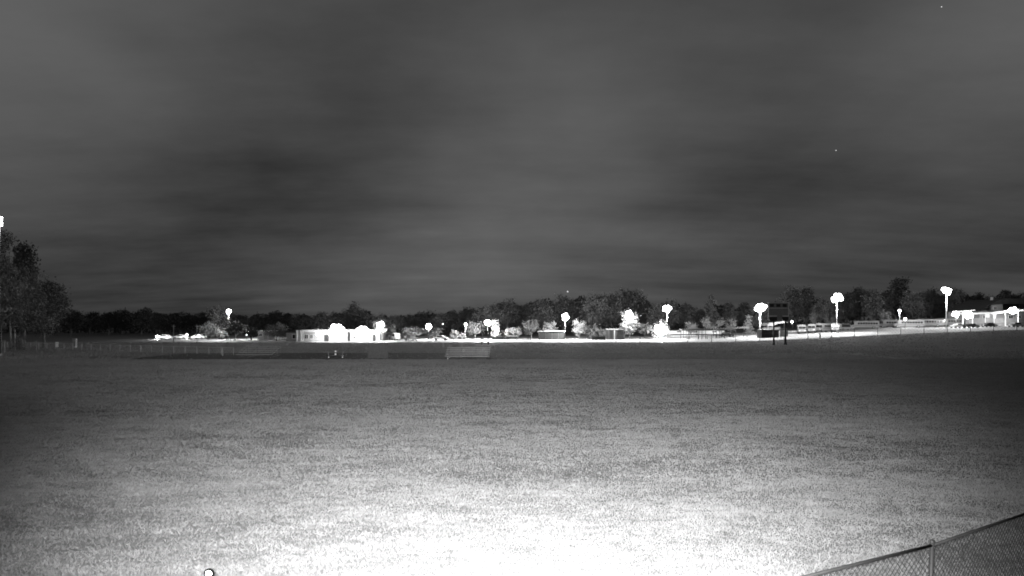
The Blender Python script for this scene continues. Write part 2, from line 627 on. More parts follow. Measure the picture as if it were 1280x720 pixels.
# the wood behind them, one mass nobody could count
pxs = np.array([w[0] for w in WOOD] + [-200, 1500])
tps = np.array([w[1] for w in WOOD] + [380, 370])
o_ = np.argsort(pxs)
pxs, tps = pxs[o_], tps[o_]
n = 34000
wp = prng.uniform(-150, 1430, n)
wd = prng.uniform(242, 275, n)
wx = (wp - 640) / F * wd
wtop = HC - (np.interp(wp, pxs, tps) + 5 + 2.5 * np.sin(wp * .31) - YH) * 245 / F
wz0 = terrain(wx, wd)
wz = wz0 + .3 + (wtop - wz0) * prng.uniform(0, 1, n) ** .8
e1 = prng.normal(size=(n, 3))
e1 /= np.linalg.norm(e1, axis=1)[:, None]
e2 = np.cross(e1, prng.normal(size=(n, 3)))
e2 /= np.linalg.norm(e2, axis=1)[:, None]
s_ = prng.uniform(.4, .9, n)[:, None]
Pw = np.stack([wx, wd, wz], -1)
Vw = np.stack([Pw - e1 * s_, Pw - e2 * s_ * .7, Pw + e1 * s_, Pw + e2 * s_ * .7], 1).reshape(-1, 3)
tag(link('woodland', arr_mesh('woodland', Vw, 4, M['leaf_unlit'])), 'dense dark wood filling in behind the separate trees', 'woodland', kind='stuff')

# big trees at the left edge, near enough to catch the infrared
LT = 'tall trees at the left edge'
tree('big0', 0, 92, 292, 54, 'tallest faint tree cut by the left edge of the photo', group=LT)
tree('big2', 30, 102, 310, 50, 'ragged faint tree right of the two pale poles', group=LT)
tree('big1', 55, 110, 352, 44, 'lower faint tree above the white marker', group=LT)
tree('bush0', 24, 100, 421, 14, 'low black bush at the foot of the pale poles', name='shrub', cat='shrub')
# mid-distance trees
tree('dround0', 272, 178, 381, 24, 'tall dark tree standing above the treeline left of the high lamp')
tree('broad0', 262, 172, 402, 26, 'grey lower tree left of the bright lit shrub')
tree('dround1', 294, 160, 402, 26, 'dark bushy tree beneath the high lamp right of the lit shrub')
tree('bush1', 277, 166, 410, 12, 'bright white lit shrub beneath the high lamp', name='shrub', cat='shrub')
tree('dround2', 314, 158, 408, 20, 'dark ragged tree left of the small flat white building')
tree('broad1', 346, 152, 403, 30, 'dark broad tree between the white building and the school')
tree('small0', 474, 152, 397, 16, 'bright lit tree at the right end of the school')
tree('round2', 487, 162, 403, 16, 'grey tree just right of the end of the school')
tree('small1', 514, 168, 407, 26, 'faintly lit bare tree left of the forked dark tree')
tree('fork1', 536, 158, 409, 32, 'dark forked leaning tree under the lamp right of the van')
tree('bush0', 504, 164, 418, 8, 'lit low bush beside the white van', name='shrub', cat='shrub')
tree('bush1', 568, 164, 412, 12, 'lit bush just right of the white car', name='shrub', cat='shrub')
tree('bush0', 578, 166, 416, 8, 'grey bush left of the thin bright lamp', name='shrub', cat='shrub')
tree('round1', 594, 172, 401, 22, 'grey tree left of the pair of dark field posts')
tree('spire0', 619, 166, 400, 14, 'tiered bright conifer right of the pair of dark field posts')
tree('small0', 636, 168, 409, 16, 'lit round tree behind the dark cars')
tree('small1', 646, 166, 407, 14, 'rightmost lit tree behind the dark cars')
tree('round0', 664, 176, 400, 22, 'grey tree left of the black dugout')
tree('small1', 688, 172, 399, 22, 'lit tree rising behind the black dugout')
tree('small0', 724, 168, 398, 18, 'bright spiky tree right of the dugout lamp')
tree('bush1', 738, 172, 405, 16, 'half lit bush above the low dark bin', name='shrub', cat='shrub')
tree('bush0', 752, 172, 411, 14, 'grey bush left of the dark shed', name='shrub', cat='shrub')
tree('small0', 787, 163, 386, 25, 'brightest white tree with a pale trunk beside the shed')
tree('round1', 806, 176, 403, 16, 'grey tree right of the brightest tree')
tree('bush1', 826, 168, 400, 24, 'glaring round bush on the pale lot', name='shrub', cat='shrub')
tree('fork0', 892, 182, 397, 24, 'forked lit tree above the covered walkway')
tree('small1', 913, 184, 396, 14, 'lit round tree above the right walkway roof')
tree('spire0', 936, 180, 395, 12, 'tall lit shrub left of the thick white pole')
tree('small0', 864, 184, 401, 16, 'grey speckled tree above the left walkway roof')
tree('spire0', 1016, 196, 392, 9, 'narrow bright conifer above the second bus front')
tree('fork0', 1037, 197, 394, 11, 'small lit forked tree left of the twin lamp pole')
tree('bush0', 1106, 205, 389, 14, 'pale weeping bush above the short bus', name='shrub', cat='shrub')

# ------------------------------------------------------------------ lamps
def head(t, c, r, power, mname='lamp', n=14, flat=1.0):
    """a floodlight head: glowing balls swollen to imitate the bloom round the lamp"""
    mb = MB()
    mb.ball((0, 0, 0), r * .7, 12, 8)
    g = random.Random(int(r * 1000) + n)
    for k in range(n):
        a = 2.4 * k
        z = 1 - 2 * (k + .5) / n
        s = math.sqrt(1 - z * z)
        q = r * g.uniform(.45, .8)
        mb.ball((q * s * math.cos(a), q * s * math.sin(a), q * z * flat), r * g.uniform(.2, .42), 8, 6)
    b = mb.build('lamp_bloom', M[mname], t, True, c)
    if power:
        ld = bpy.data.lights.new('lamp_light', 'POINT')
        ld.energy = power
        ld.shadow_soft_size = .25
        lo = bpy.data.objects.new('lamp_light', ld)
        lo.parent = t
        lo.location = (c[0], c[1] - r * .75, c[2] - r * 1.35)
        COL.objects.link(lo)
    return b


def lamp_post(px, d, py, heads, label, power=15000, pole_r=.10, pm='black', name='lamp_post', mname='lamp', group=None, hide_pole_to=None):
    """heads: (dx px, dy px, r px) round the top"""
    x = gx(px, d)
    z = T(x, d)
    t = thing(name, label, 'lamp', (x, d, z), 0, group)
    h = hz(py, d) - z
    s = d / F
    MB().tube((0, 0, -.1), (0, 0, h), pole_r, pole_r * .7, 8).build('pole', M[pm], t, True)
    MB().tube((0, 0, 0), (0, 0, .35), pole_r * 2.2, pole_r * 1.9, 8).build('base_plate', M['concrete'], t)
    for dx, dy, r in heads:
        c = (dx * s, 0, h - dy * s)
        if abs(dx) > .1:
            MB().tube((0, 0, h - .25), (dx * s, 0, h - dy * s), pole_r * .6, n=6).build('arm', M[pm], t)
        head(t, c, r * s * math.cos(math.atan((px - 640) / F)) ** .8, power / len(heads), mname)
    return t


lamp_post(286, 163, 389, [(0, 0, 3.2)], 'high round lamp above the dark bushy tree at left', 16000)
lamp_post(476, 150, 406, [(0, 0, 5.0)], 'lamp in the lit tree at the right end of the school', 7000)
lamp_post(535.5, 163, 408, [(0, 0, 4)], 'round lamp above the dark forked leaning tree', 9000)
lamp_post(582, 160, 405, [(0, 0, 1.6)], 'thin bright lamp post left of the pair of dark posts', 5000, .07, 'white')
lamp_post(610, 161, 403.5, [(0, 0, 4.5)], 'round lamp beside the pair of dark posts', 45000)
lamp_post(706.5, 160.5, 396, [(0, 0, 4.7)], 'round lamp at the right end of the black dugout', 42000)
lamp_post(786.5, 160, 392, [(0, 0, 4.5)], 'lamp in the crown of the brightest white tree', 11000)
lamp_post(834, 170, 386, [(0, 0, 5.6)], 'round lamp on a pole above the glaring bush', 18000, .09, 'grey')
lamp_post(826, 162, 411, [(0, 0, 7.5), (-5, 2.5, 3.6), (5.5, 1.5, 4.0), (1, 4.5, 4)], 'low glaring floodlights in front of the round bush', 26000, .1)
TW = 'tall twin-headed lot lamps'
lamp_post(950, 162, 384, [(-3.0, 2.0, 4.2), (1.2, 0, 6.8)], 'twin lamp on the thick white pole left of the scoreboard', 26000, .22, 'white', group=TW)
lamp_post(1046, 158, 372, [(-2.7, 1.8, 5.0), (1.8, -.4, 6.6)], 'twin lamp on a thin pole above the white bus fronts', 22000, .11, 'white', group=TW)
lamp_post(1183, 166, 363, [(-3.0, -1.4, 3.6), (1.0, .4, 5.8)], 'twin lamp on the tallest white pole at right', 12000, .2, 'white', group=TW)
lamp_post(1124.5, 196, 388, [(0, 0, 1.8)], 'small lamp on a short pole above the buses', 2500, .09, 'white')
lamp_post(1131.5, 182, 398.5, [(0, 0, 1.8)], 'low small lamp above the middle side-on bus', 1500, .08)
lamp_post(1194.5, 176, 392.7, [(0, 0, 5.2)], 'low round floodlight above the bright white parked car', 3500)
lamp_post(1210, 176, 393.2, [(0, 0, 6.2)], 'larger low round floodlight at the left end of the canopy', 3500)
lamp_post(990, 190, 402, [(0, 0, 1.3)], 'tiny lamp just right of the scoreboard', 1200, .06)
lamp_post(308.5, 162, 418, [(0, 0, 1.2), (1, -4, 1.4)], 'pair of small stacked lights on a post left of the flat white building', 1500, .05)
lamp_post(196.5, 165, 420.6, [(0, 0, 1.9)], 'low light at the left end of the three parked pale cars', 1500, .06)
lamp_post(233.5, 166, 418.5, [(0, 0, 1.3)], 'low light between the middle and right parked pale cars', 1500, .06)
lamp_post(553.5, 176, 405, [(0, 0, .9)], 'slim unlit-looking pole with a faint light above the white car', 0, .07, mname='dimlamp')
lamp_post(-.5, 84, 276, [(0, -3, 4.4), (0, 3.5, 4.4)], 'tall floodlight cut by the left edge of the photo', 2500, .14)


def wall_lamp(px, d, py, r, power, label):
    x = gx(px, d)
    t = thing('wall_floodlight', label, 'lamp', (x, d, hz(py, d)))
    MB().box(-.2, .2, .1, 1.4, -.1, .1).build('bracket', M['steel'], t)
    head(t, (0, 0, 0), r * d / F, power, n=26)
    return t


wall_lamp(419, 145, 415.0, 10.2, 1300, 'larger glaring floodlight on the front of the school')
wall_lamp(452.5, 146, 415.8, 9.2, 1100, 'second glaring floodlight near the right end of the school')
wall_lamp(398, 146.4, 417, 3.0, 400, 'floodlight on the bright white wall left of the larger school floodlight')
wall_lamp(1266, 178.5, 388.2, 4.6, 3000, 'spiky floodlight under the edge of the canopy at right')

# ------------------------------------------------------------------ buildings
def at(px, d, z=None):
    x = gx(px, d)
    return (x, d, T(x, d) if z is None else z)


def wall_block(t, x0, x1, y0, y1, z0, z1, m, name='wall'):
    return MB().box(x0, x1, y0, y1, z0, z1).build(name, M[m], t)


def window(t, x0, x1, y, z0, z1, name='window', bars=1):
    f = MB()
    w = .09
    f.box(x0, x1, y - .07, y + .03, z1 - w, z1)
    f.box(x0, x1, y - .07, y + .03, z0, z0 + w)
    f.box(x0, x0 + w, y - .07, y + .03, z0 + w, z1 - w)
    f.box(x1 - w, x1, y - .07, y + .03, z0 + w, z1 - w)
    for k in range(1, bars + 1):
        c = x0 + (x1 - x0) * k / (bars + 1)
        f.box(c - .03, c + .03, y - .06, y + .02, z0 + w, z1 - w)
    o = f.build(name, M['white'], t)
    MB().box(x0 + w, x1 - w, y - .03, y - .01, z0 + w, z1 - w).build('pane', M['glass'], o)
    return o


def school():
    d = 148.0
    X = lambda p: gx(p, d)
    x0 = X(404)
    t = thing('school_building', 'long low white school building with flat roof and glaring floodlights', 'building', (x0, d, 0))
    L = lambda p: X(p) - x0
    Z = lambda y: hz(y, d)
    wall_block(t, L(355), L(371), 1.5, 12, 0, Z(416), 'grey')
    MB().box(L(354), L(371.5), 1.1, 12.4, Z(416), Z(414.6)).build('roof', M['roof'], t)
    wall_block(t, L(371), L(379), -.6, 12, 0, Z(412.5), 'cream')
    wall_block(t, L(379.05), L(404), .3, 12, 0, Z(414.9), 'cream')
    wall_block(t, L(404.05), L(434), 0, 12, 0, Z(414.9), 'cream')
    wall_block(t, L(437), L(470), .4, 12, 0, Z(414.9), 'cream')
    wall_block(t, L(434.05), L(436.95), 3, 12, 0, Z(414.9), 'grey')
    MB().box(L(378.6), L(434.6), -.5, 12.5, Z(414.85), Z(412.2)).build('fascia', M['white'], t)
    MB().box(L(434.8), L(470.6), -.1, 12.5, Z(414.85), Z(412.3)).build('fascia', M['white'], t)
    for a, b, q in ((362.5, 370.5, 1.5), (380, 385, .3), (387, 391, .3), (441, 445, .4), (459.5, 464, .4)):
        window(t, L(a), L(b), q - .02, Z(423.8), Z(418))
    for a, b, q in ((405.2, 410.8, 0), (465.6, 468.6, .4)):
        dr = MB().box(L(a), L(b), q - .06, q + .02, .05, Z(418.5)).build('door', M['dark'], t)
        MB().box(L(b) - .25, L(b) - .18, q - .12, q - .06, .95, 1.15).build('handle', M['steel'], dr)
    for p in (372.6, 377.4):
        MB().box(L(p) - .12, L(p) + .12, -.75, -.6, 0, Z(413)).build('pilaster', M['white'], t)
    MB().tube((L(405), 4, Z(412)), (L(405), 4, Z(409.5)), .25, n=8).build('roof_vent', M['steel'], t)
    MB().box(L(384), L(388), 5, 7, Z(412.2), Z(411)).build('roof_unit', M['grey'], t)


school()


def block_house(px0, px1, d, top, label, wm='cream', rm='roof', name='building', depth=6.0, over=.25, th=.3, wins=(), doors=(), base=None, cat='building'):
    xa, xb = gx(px0, d), gx(px1, d)
    xm = (xa + xb) / 2
    zb = T(xm, d) if base is None else base
    t = thing(name, label, cat, (xm, d, zb))
    w = (xb - xa) / 2
    h = hz(top, d) - zb
    MB().box(-w, w, 0, depth, -.3, h - th).build('wall', M[wm], t)
    MB().box(-w - over, w + over, -over, depth + over, h - th, h).build('roof', M[rm], t)
    for a, b, y0, y1 in wins:
        window(t, gx(a, d) - xm, gx(b, d) - xm, -.01, hz(y1, d) - zb, hz(y0, d) - zb)
    for a, b, y0 in doors:
        dr = MB().box(gx(a, d) - xm, gx(b, d) - xm, -.06, .03, .03, hz(y0, d) - zb).build('door', M['grey'], t)
        MB().box(gx(b, d) - xm - .2, gx(b, d) - xm - .13, -.12, -.06, .95, 1.1).build('handle', M['steel'], dr)
    return t


block_house(322, 336, 162, 413, 'small flat-roofed white building left of the school', 'cream', 'white', wins=((324, 328, 416.5, 420.5),), doors=((330, 334, 417),))
block_house(838, 906, 190, 412.2, 'long low white building behind the covered walkway', 'white', 'roof', depth=7, wins=((846, 852, 413.6, 415.6), (866, 872, 413.6, 415.6), (890, 896, 413.6, 415.6)), base=.0)
block_house(974.6, 985, 157, 411, 'pale grey shed behind the scoreboard posts', 'grey', 'roof', doors=((977, 981, 413.5),), depth=4)
block_house(952, 974, 155, 412, 'black storage container left of the scoreboard posts', 'black', 'dark', depth=3, over=.04, th=.15, name='storage_container', cat='container')


def shed():
    d = 164.0
    x0 = gx(771, d)
    t = thing('shed', 'dark shed with double doors left of the brightest tree', 'shed', (x0, d, 0))
    L = lambda p: gx(p, d) - x0
    MB().box(L(761), L(781), 0, 5, -.1, hz(412.2, d)).build('wall', M['dark'], t)
    MB().box(L(760.5), L(781.5), -.3, 5.3, hz(412.2, d), hz(411, d)).build('roof', M['grey'], t)
    for a, b in ((762.5, 766), (771.5, 779)):
        MB().box(L(a), L(b), -.06, .02, .05, hz(413.2, d)).build('door', M['black'], t)
    MB().box(L(767.6), L(768.6), -.1, .02, 0, hz(412.6, d)).build('post', M['steel'], t)


shed()


def dugout():
    d = 162.0
    x0 = gx(690, d)
    t = thing('dugout', 'black open-fronted dugout with pale roof edge', 'dugout', (x0, d, 0))
    L = lambda p: gx(p, d) - x0
    MB().box(L(673.4), L(706.6), 2.4, 2.6, 0, hz(414.6, d)).build('back_wall', M['black'], t)
    for p in (673.4, 706.2):
        MB().box(L(p), L(p + .4), .05, 2.38, 0, hz(414.6, d)).build('side_wall', M['black'], t)
    MB().box(L(672.6), L(707.4), -.3, 2.9, hz(414.5, d), hz(413.6, d)).build('roof', M['steel'], t)
    for p in (674, 682, 690, 698, 706):
        MB().tube((L(p), 0, 0), (L(p), 0, hz(414.5, d)), .06, n=6).build('post', M['dark'], t)
    for p in (682, 690, 698):
        MB().box(L(p - 7.5), L(p - .5), -.02, .03, .1, hz(415.2, d)).build('front_panel', M['black'], t)
    MB().box(L(698.5), L(705.5), -.02, .03, .1, hz(415.2, d)).build('front_panel', M['black'], t)
    MB().box(L(676), L(704), 1.7, 2.1, .42, .5).build('bench', M['alu'], t)


dugout()
t = thing('bin_box', 'low dark bin left of the dark shed', 'bin', at(748.5, 160))
MB().box(-2.1, 2.1, 0, 1.4, .1, 1.05).build('body', M['black'], t)
MB().prism([(-2.18, 1.06), (2.18, 1.06), (2.1, 1.2), (-2.1, 1.2)], -.06, 1.46).build('lid', M['dark'], t)
for sx in (-1.8, 1.8):
    MB().box(sx - .08, sx + .08, .1, 1.3, 0, .1).build('skid', M['dark'], t)


def walkway(px0, px1, d, yl, yr, label, posts, th=.45):
    x0 = gx((px0 + px1) / 2, d)
    zb = T(x0, d)
    t = thing('covered_walkway', label, 'canopy', (x0, d, zb), 0, 'covered walkway roofs')
    a, b = gx(px0, d) - x0, gx(px1, d) - x0
    za, zb2 = hz(yl, d) - zb, hz(yr, d) - zb
    MB().prism([(a, za), (a, za - th), (b, zb2 - th), (b, zb2)], -1.2, 1.6).build('roof', M['roof'], t)
    for p in posts:
        px_ = gx(p, d) - x0
        zt = za + (zb2 - za) * (px_ - a) / (b - a) - th
        for yy in (-1.0, 1.4):
            MB().tube((px_, yy, T(x0 + px_, d + yy) - zb - .05), (px_, yy, zt), .07, n=6).build('post', M['dark'], t)


walkway(851, 886, 164, 411.2, 411.0, 'left flat dark walkway roof on thin posts in front of the white building', (853, 859.5, 875.5, 880.5))
walkway(896, 934, 166, 410.6, 408.2, 'right sloping dark walkway roof on thin posts beside the thick white pole', (898, 904, 911, 918, 932))
d = 162.0
x0 = gx(880, d)
t = thing('guard_rail', 'long dark guard rail crossing the bright lot below the walkway roofs', 'rail', (x0, d, 0))
MB().box(gx(838, d) - x0, gx(918, d) - x0, -.05, .05, hz(419, d), hz(417.6, d)).build('beam', M['black'], t)
for p in range(840, 918, 11):
    xx = gx(p, d) - x0
    MB().box(xx - .06, xx + .06, .05, .15, T(x0 + xx, d) - .1, hz(417.8, d)).build('post', M['dark'], t)

# open gable canopy behind the scoreboard
d = 192.0
x0 = gx(970, d)
zb = T(x0, d)
t = thing('gable_canopy', 'white gabled canopy roof glowing behind the scoreboard posts', 'canopy', (x0, d, zb))
L = lambda p: gx(p, d) - x0
Zr = lambda y: hz(y, d) - zb
MB().prism([(L(959), Zr(407)), (L(961), Zr(404)), (L(982), Zr(401.5)), (L(984), Zr(403)), (L(972), Zr(404.6)), (L(966), Zr(407.5))], 0, 5).build('roof', M['white'], t)
for p in (960.5, 967, 982.5):
    MB().tube((L(p), .3, -.2), (L(p), .3, Zr(404.5)), .09, n=6).build('post', M['white'], t)
MB().box(L(961), L(983), 4.4, 4.8, -.2, Zr(409)).build('back_wall', M['grey'], t)

# station at the right edge
d = 186.0
x0 = gx(1250, d)
zb = T(x0, d)
t = thing('station_building', 'building with a big dark gabled roof at the right edge', 'building', (x0, d, zb))
L = lambda p: gx(p, d) - x0
Zr = lambda y: hz(y, d) - zb
MB().box(L(1226), L(1296), .5, 14, -.4, Zr(388)).build('wall', M['grey'], t)
MB().prism([(L(1240), Zr(387.8)), (L(1240), Zr(381)), (L(1254), Zr(380.4)), (L(1254), Zr(387.8))], .2, .48).build('gable_wall', M['grey'], t)
MB().prism([(L(1221), Zr(389)), (L(1251), Zr(374.5)), (L(1255), Zr(373.4)), (L(1300), Zr(372.8)), (L(1300), Zr(379.6)), (L(1256), Zr(379.8)), (L(1240), Zr(381.2)), (L(1226), Zr(388.6))], .0, 14).build('roof', M['roof'], t)
MB().box(L(1250.5), L(1252), 3, 4, Zr(376), Zr(371)).build('chimney', M['grey'], t)
window(t, L(1242), L(1246.5), .18, Zr(387), Zr(383.4))
window(t, L(1262), L(1268), .47, Zr(398), Zr(394))
window(t, L(1230), L(1236), .47, Zr(398), Zr(394))
window(t, L(1272), L(1278), .47, Zr(398), Zr(394))

d = 180.0
x0 = gx(1245, d)
zb = T(x0, d)
t = thing('station_canopy', 'long bright-edged canopy in front of the dark gabled building', 'canopy', (x0, d, zb))
L = lambda p: gx(p, d) - x0
Zr = lambda y: hz(y, d) - zb
MB().prism([(L(1216), Zr(393)), (L(1216), Zr(391)), (L(1250), Zr(389.8)), (L(1262), Zr(387.6)), (L(1292), Zr(386)), (L(1292), Zr(388.4)), (L(1262), Zr(389.8)), (L(1250), Zr(391.6))], 0, 5).build('roof', M['white'], t)
MB().prism([(L(1203), Zr(388.8)), (L(1222), Zr(387)), (L(1223), Zr(388)), (L(1204), Zr(389.9))], 1, 4).build('awning', M['white'], t)
for p in (1205, 1217, 1233, 1244, 1258, 1274, 1288):
    MB().tube((L(p), .4, -.5), (L(p), .4, Zr(389.5 if p < 1210 else 391.5 if p < 1260 else 388.6)), .12, n=6).build('post', M['white'], t)
MB().box(L(1232.5), L(1238), .3, .45, Zr(397), Zr(392.4)).build('sign_panel', M['white'], t)
MB().prism([(L(1240), Zr(391.5)), (L(1247), Zr(391.4)), (L(1245.5), Zr(394)), (L(1245.2), Zr(398)), (L(1243.6), Zr(398)), (L(1243.2), Zr(394))], .25, .6).build('column', M['white'], t)
MB().box(L(1222), L(1290), 4.6, 4.8, -.3, Zr(397.5)).build('low_wall', M['grey'], t)

# ------------------------------------------------------------------ vehicles
def wheel(t, x, y, r, w=.22):
    s = 1 if y > 0 else -1
    o = MB().tube((x, y - w / 2, r), (x, y + w / 2, r), r, n=14).build('wheel', M['rubber'], t)
    MB().tube((x, y + s * w * .45, r), (x, y + s * w * .56, r), r * .58, n=10).build('rim', M['steel'], o)


def make_car(label, mat, name='parked_car', length=4.4, h=1.48, van=False, group=None):
    t = thing(name, label, 'van' if van else 'car', group=group)
    l = length / 2
    if van:
        prof = [(-l, .35), (-l, 1.0), (-l + .1, h), (l - 1.4, h), (l - .75, 1.25), (l - .05, 1.0), (l, .4)]
        win = [(-l + .35, 1.05), (-l + .4, h - .18), (l - 1.45, h - .18), (l - .95, 1.1)]
    else:
        prof = [(-l, .32), (-l + .02, .78), (-l + .25, .92), (-l + .75, .95), (-l + 1.25, h - .04), (-l + 1.6, h), (l - 1.9, h), (l - 1.6, h - .05), (l - 1.05, .98), (l - .2, .82), (l, .66), (l, .32)]
        win = [(-l + .98, .98), (-l + 1.36, h - .12), (l - 1.72, h - .12), (l - 1.22, .98)]
    w = .86
    body = MB().prism(prof, -w, w).build('body', mat, t)
    md = body.modifiers.new('soft', 'BEVEL')
    md.width = .07
    md.segments = 2
    for s in (-1, 1):
        MB().prism(win, s * w - .012 + s * .004, s * w + .012 + s * .004).build('side_window', M['glass'], t)
        wheel(t, -l + .85, s * (w - .08), .33)
        wheel(t, l - .85, s * (w - .08), .33)
    for y in (-.62, .62):
        MB().box(l - .05, l + .02, y - .16, y + .16, .6, .74).build('headlight', M['reflector'], t)
        MB().box(-l - .02, -l + .05, y - .16, y + .16, .66, .8).build('tail_light', M['dark'], t)
    MB().box(l - .03, l + .06, -.8, .8, .34, .5).build('bumper', M['dark'], t)
    return t


def put(t, px, d, rz=0.0):
    x = gx(px, d)
    t.location = (x, d, T(x, d) + .015)
    t.rotation_euler = (0, 0, rz)
    return t


pale = make_car('leftmost of the three pale cars parked far left', M['white'], group='pale cars parked at far left')
put(pale, 206, 168, PI)
put(dup(pale, label='middle of the three pale cars parked far left'), 226, 170, PI)
put(dup(pale, label='pale car closest to the bright lit shrub'), 249, 170, 0)
put(make_car('white car parked under the slim pole right of the forked tree', M['white'], length=4.5), 551, 158, 0)
dk = make_car('dark car parked left of the forked leaning tree', M['dark'])
put(dk, 514, 154, .9)
put(dup(dk, label='dark car parked in front of the tiered conifer'), 624, 160, 0)
put(dup(dk, label='dark car parked in front of the rightmost lit bushes'), 640, 161, PI)
put(dup(dk, label='dark car on the lot under the right walkway roof'), 908, 172, 0)
put(make_car('small white van standing between the school and the dark car', M['white'], 'parked_van', 4.6, 2.2, True), 495, 160, 2.0)
put(make_car('white car glaring beneath the low round floodlight at right', M['white'], length=4.4), 1197, 168, PI)
put(make_car('dark car parked under the left end of the station canopy', M['dark']), 1214, 166, 0)
put(dup(dk, label='dark car parked under the middle of the station canopy'), 1236, 170, PI)
put(make_car('grey car near the right edge on the road', M['grey']), 1270, 164, 0)


def make_bus(label, length=8.6, paint='bus', name='school_bus', group=None):
    t = thing(name, label, 'bus', group=group)
    l = length / 2
    w, h = 1.2, 2.95
    # cross-section with a rounded roof, extruded along the length
    sec = [(-w, .45), (-w, 2.35), (-w * .93, 2.66), (-w * .72, 2.86), (-w * .35, h), (w * .35, h), (w * .72, 2.86), (w * .93, 2.66), (w, 2.35), (w, .45)]
    mb = MB()
    n = len(sec)
    vs = [(-l, y, z) for y, z in sec] + [(l - .9, y, z) for y, z in sec]
    mb.add(vs, [tuple(range(n)), tuple(range(2 * n - 1, n - 1, -1))] + [(k, n + k, n + (k + 1) % n, (k + 1) % n) for k in range(n)])
    mb.build('body', M[paint], t)
    MB().prism([(l - .9, .5), (l - .9, 1.5), (l - .15, 1.38), (l, 1.2), (l, .5)], -1.0, 1.0).build('hood', M[paint], t)
    for s in (-1, 1):
        k = int((length - 1.8) / .78)
        for i in range(k):
            a = -l + .5 + i * .78
            MB().box(a, a + .6, s * w - .01, s * w + .03, 1.58, 2.25).build('side_window', M['glass'], t)
        MB().box(-l + .05, l - .95, s * (w + .012) - .012, s * (w + .012) + .012, 1.12, 1.22).build('rub_rail', M['dark'], t)
        wheel(t, -l + 1.7, s * (w - .1), .46, .3)
        wheel(t, l - .85, s * .98, .46, .3)
        MB().box(l - .06, l + .02, s * .74 - .13, s * .74 + .13, .86, 1.08).build('headlight', M['reflector'], t)
        MB().tube((l - .3, s * 1.02, 1.45), (l - .1, s * 1.45, 1.9), .03, n=5).build('mirror_arm', M['dark'], t)
    for y0, y1 in ((-1.0, -.04), (.04, 1.0)):
        MB().box(l - .91, l - .87, y0, y1, 1.58, 2.3).build('windshield', M['glass'], t)
    MB().box(-l - .03, -l + .01, -.45, .45, .8, 2.3).build('rear_door', M['glass'], t)
    MB().box(l - .02, l + .1, -1.08, 1.08, .42, .62).build('bumper', M['dark'], t)
    MB().box(-l - .1, -l + .02, -1.1, 1.1, .5, .68).build('bumper', M['dark'], t)
    return t


BG = 'buses parked along the right lot'
b0 = make_bus('first side-on bus right of the twin lamp pole', 8.6, group=BG)
FACE = lambda px, a=0.0: math.atan2(-1.0, -(px - 640) / F) + a
put(b0, 1081, 190, PI - .5)
for px, d, rz, lab in ((1002, 172, FACE(1002, .05), 'leftmost white bus front, right of the scoreboard'), (1015, 173, FACE(1015, -.04), 'bus front beneath the narrow bright conifer'),
                       (1031, 175, FACE(1031, -.5), 'angled bus front between the conifer and the twin lamp pole'), (1044, 173, FACE(1044), 'bus front directly under the twin lamp'),
                       (1136, 186, PI - .5, 'side-on bus beneath the low small lamp'), (1160, 190, PI - .5, 'side-on bus between the small lamp and the tallest white pole'),
                       (1184, 192, PI - .5, 'side-on bus behind the tallest white lamp pole')):
    put(dup(b0, label=lab), px, d, rz)
put(make_bus('short bus left of the small lamp, behind the side-on buses', 6.2, group=BG), 1112, 194, PI - .5)
put(make_car('dark van right of the bus front under the twin lamp', M['grey'], 'parked_van', 4.6, 2.3, True), 1057, 182, 0)

# ------------------------------------------------------------------ scoreboard on two posts
d = 121.0
x0 = gx(973, d)
zb = T(x0, d)
t = thing('scoreboard', 'dark scoreboard frame on two thick posts at the field edge', 'scoreboard', (x0, d, zb))
L = lambda p: gx(p, d) - x0
Zr = lambda y: hz(y, d) - zb
for p, top, r in ((967.2, 399, .18), (981.8, 399, .24)):
    MB().tube((L(p), 0, -.2), (L(p), 0, Zr(top)), r, r * .9, 8).build('post', M['black'], t, True)
    MB().tube((L(p), 0, 0), (L(p), 0, Zr(427.5)), r * 1.9, r * 1.2, 8).build('post_footing', M['black'], t)
MB().box(L(960), L(985), -.12, .08, Zr(400), Zr(378.4)).build('panel', M['mesh_grey'], t)
for a, b, y0, y1 in ((959.6, 985.6, 378, 379), (960.6, 984.6, 384.8, 385.6)):
    MB().box(L(a), L(b), -.22, -.13, Zr(y1), Zr(y0)).build('frame_rail', M['grey'], t)
for a in (959.6, 984.7):
    MB().box(L(a), L(a + .9), -.22, -.13, Zr(400), Zr(379.1)).build('frame_rail', M['grey'], t)
for a, b in ((961, 970), (977, 984.6)):
    MB().box(L(a), L(b), -.5, -.24, Zr(401), Zr(396)).build('number_box', M['black'], t)
    MB().box(L(a), L(b), -.42, -.24, Zr(395.9), Zr(394.4)).build('box_hood', M['grey'], t)
for a, b in ((962, 967), (970, 975), (978, 983)):
    MB().box(L(a), L(b), -.17, -.125, Zr(383.8), Zr(380)).build('inset_panel', M['black'], t)

# pair of dark posts (field goal-like uprights) left of centre
for px, r, y0, lab in ((602.4, .10, 405, 'left and thinner of the pair of dark field posts'), (610.4, .13, 407, 'right and thicker of the pair of dark field posts')):
    d = 120.0
    t = thing('field_post', lab, 'post', at(px, d), 0, 'dark field posts')
    MB().tube((0, 0, -.2), (0, 0, hz(y0, d)), r, r * .85, 8).build('shaft', M['black'], t, True)
    MB().tube((0, 0, 0), (0, 0, .3), r * 2.2, r * 1.6, 8).build('footing', M['concrete'], t)
    MB().ball((0, 0, hz(y0, d)), r, 8, 5).build('cap', M['dark'], t)

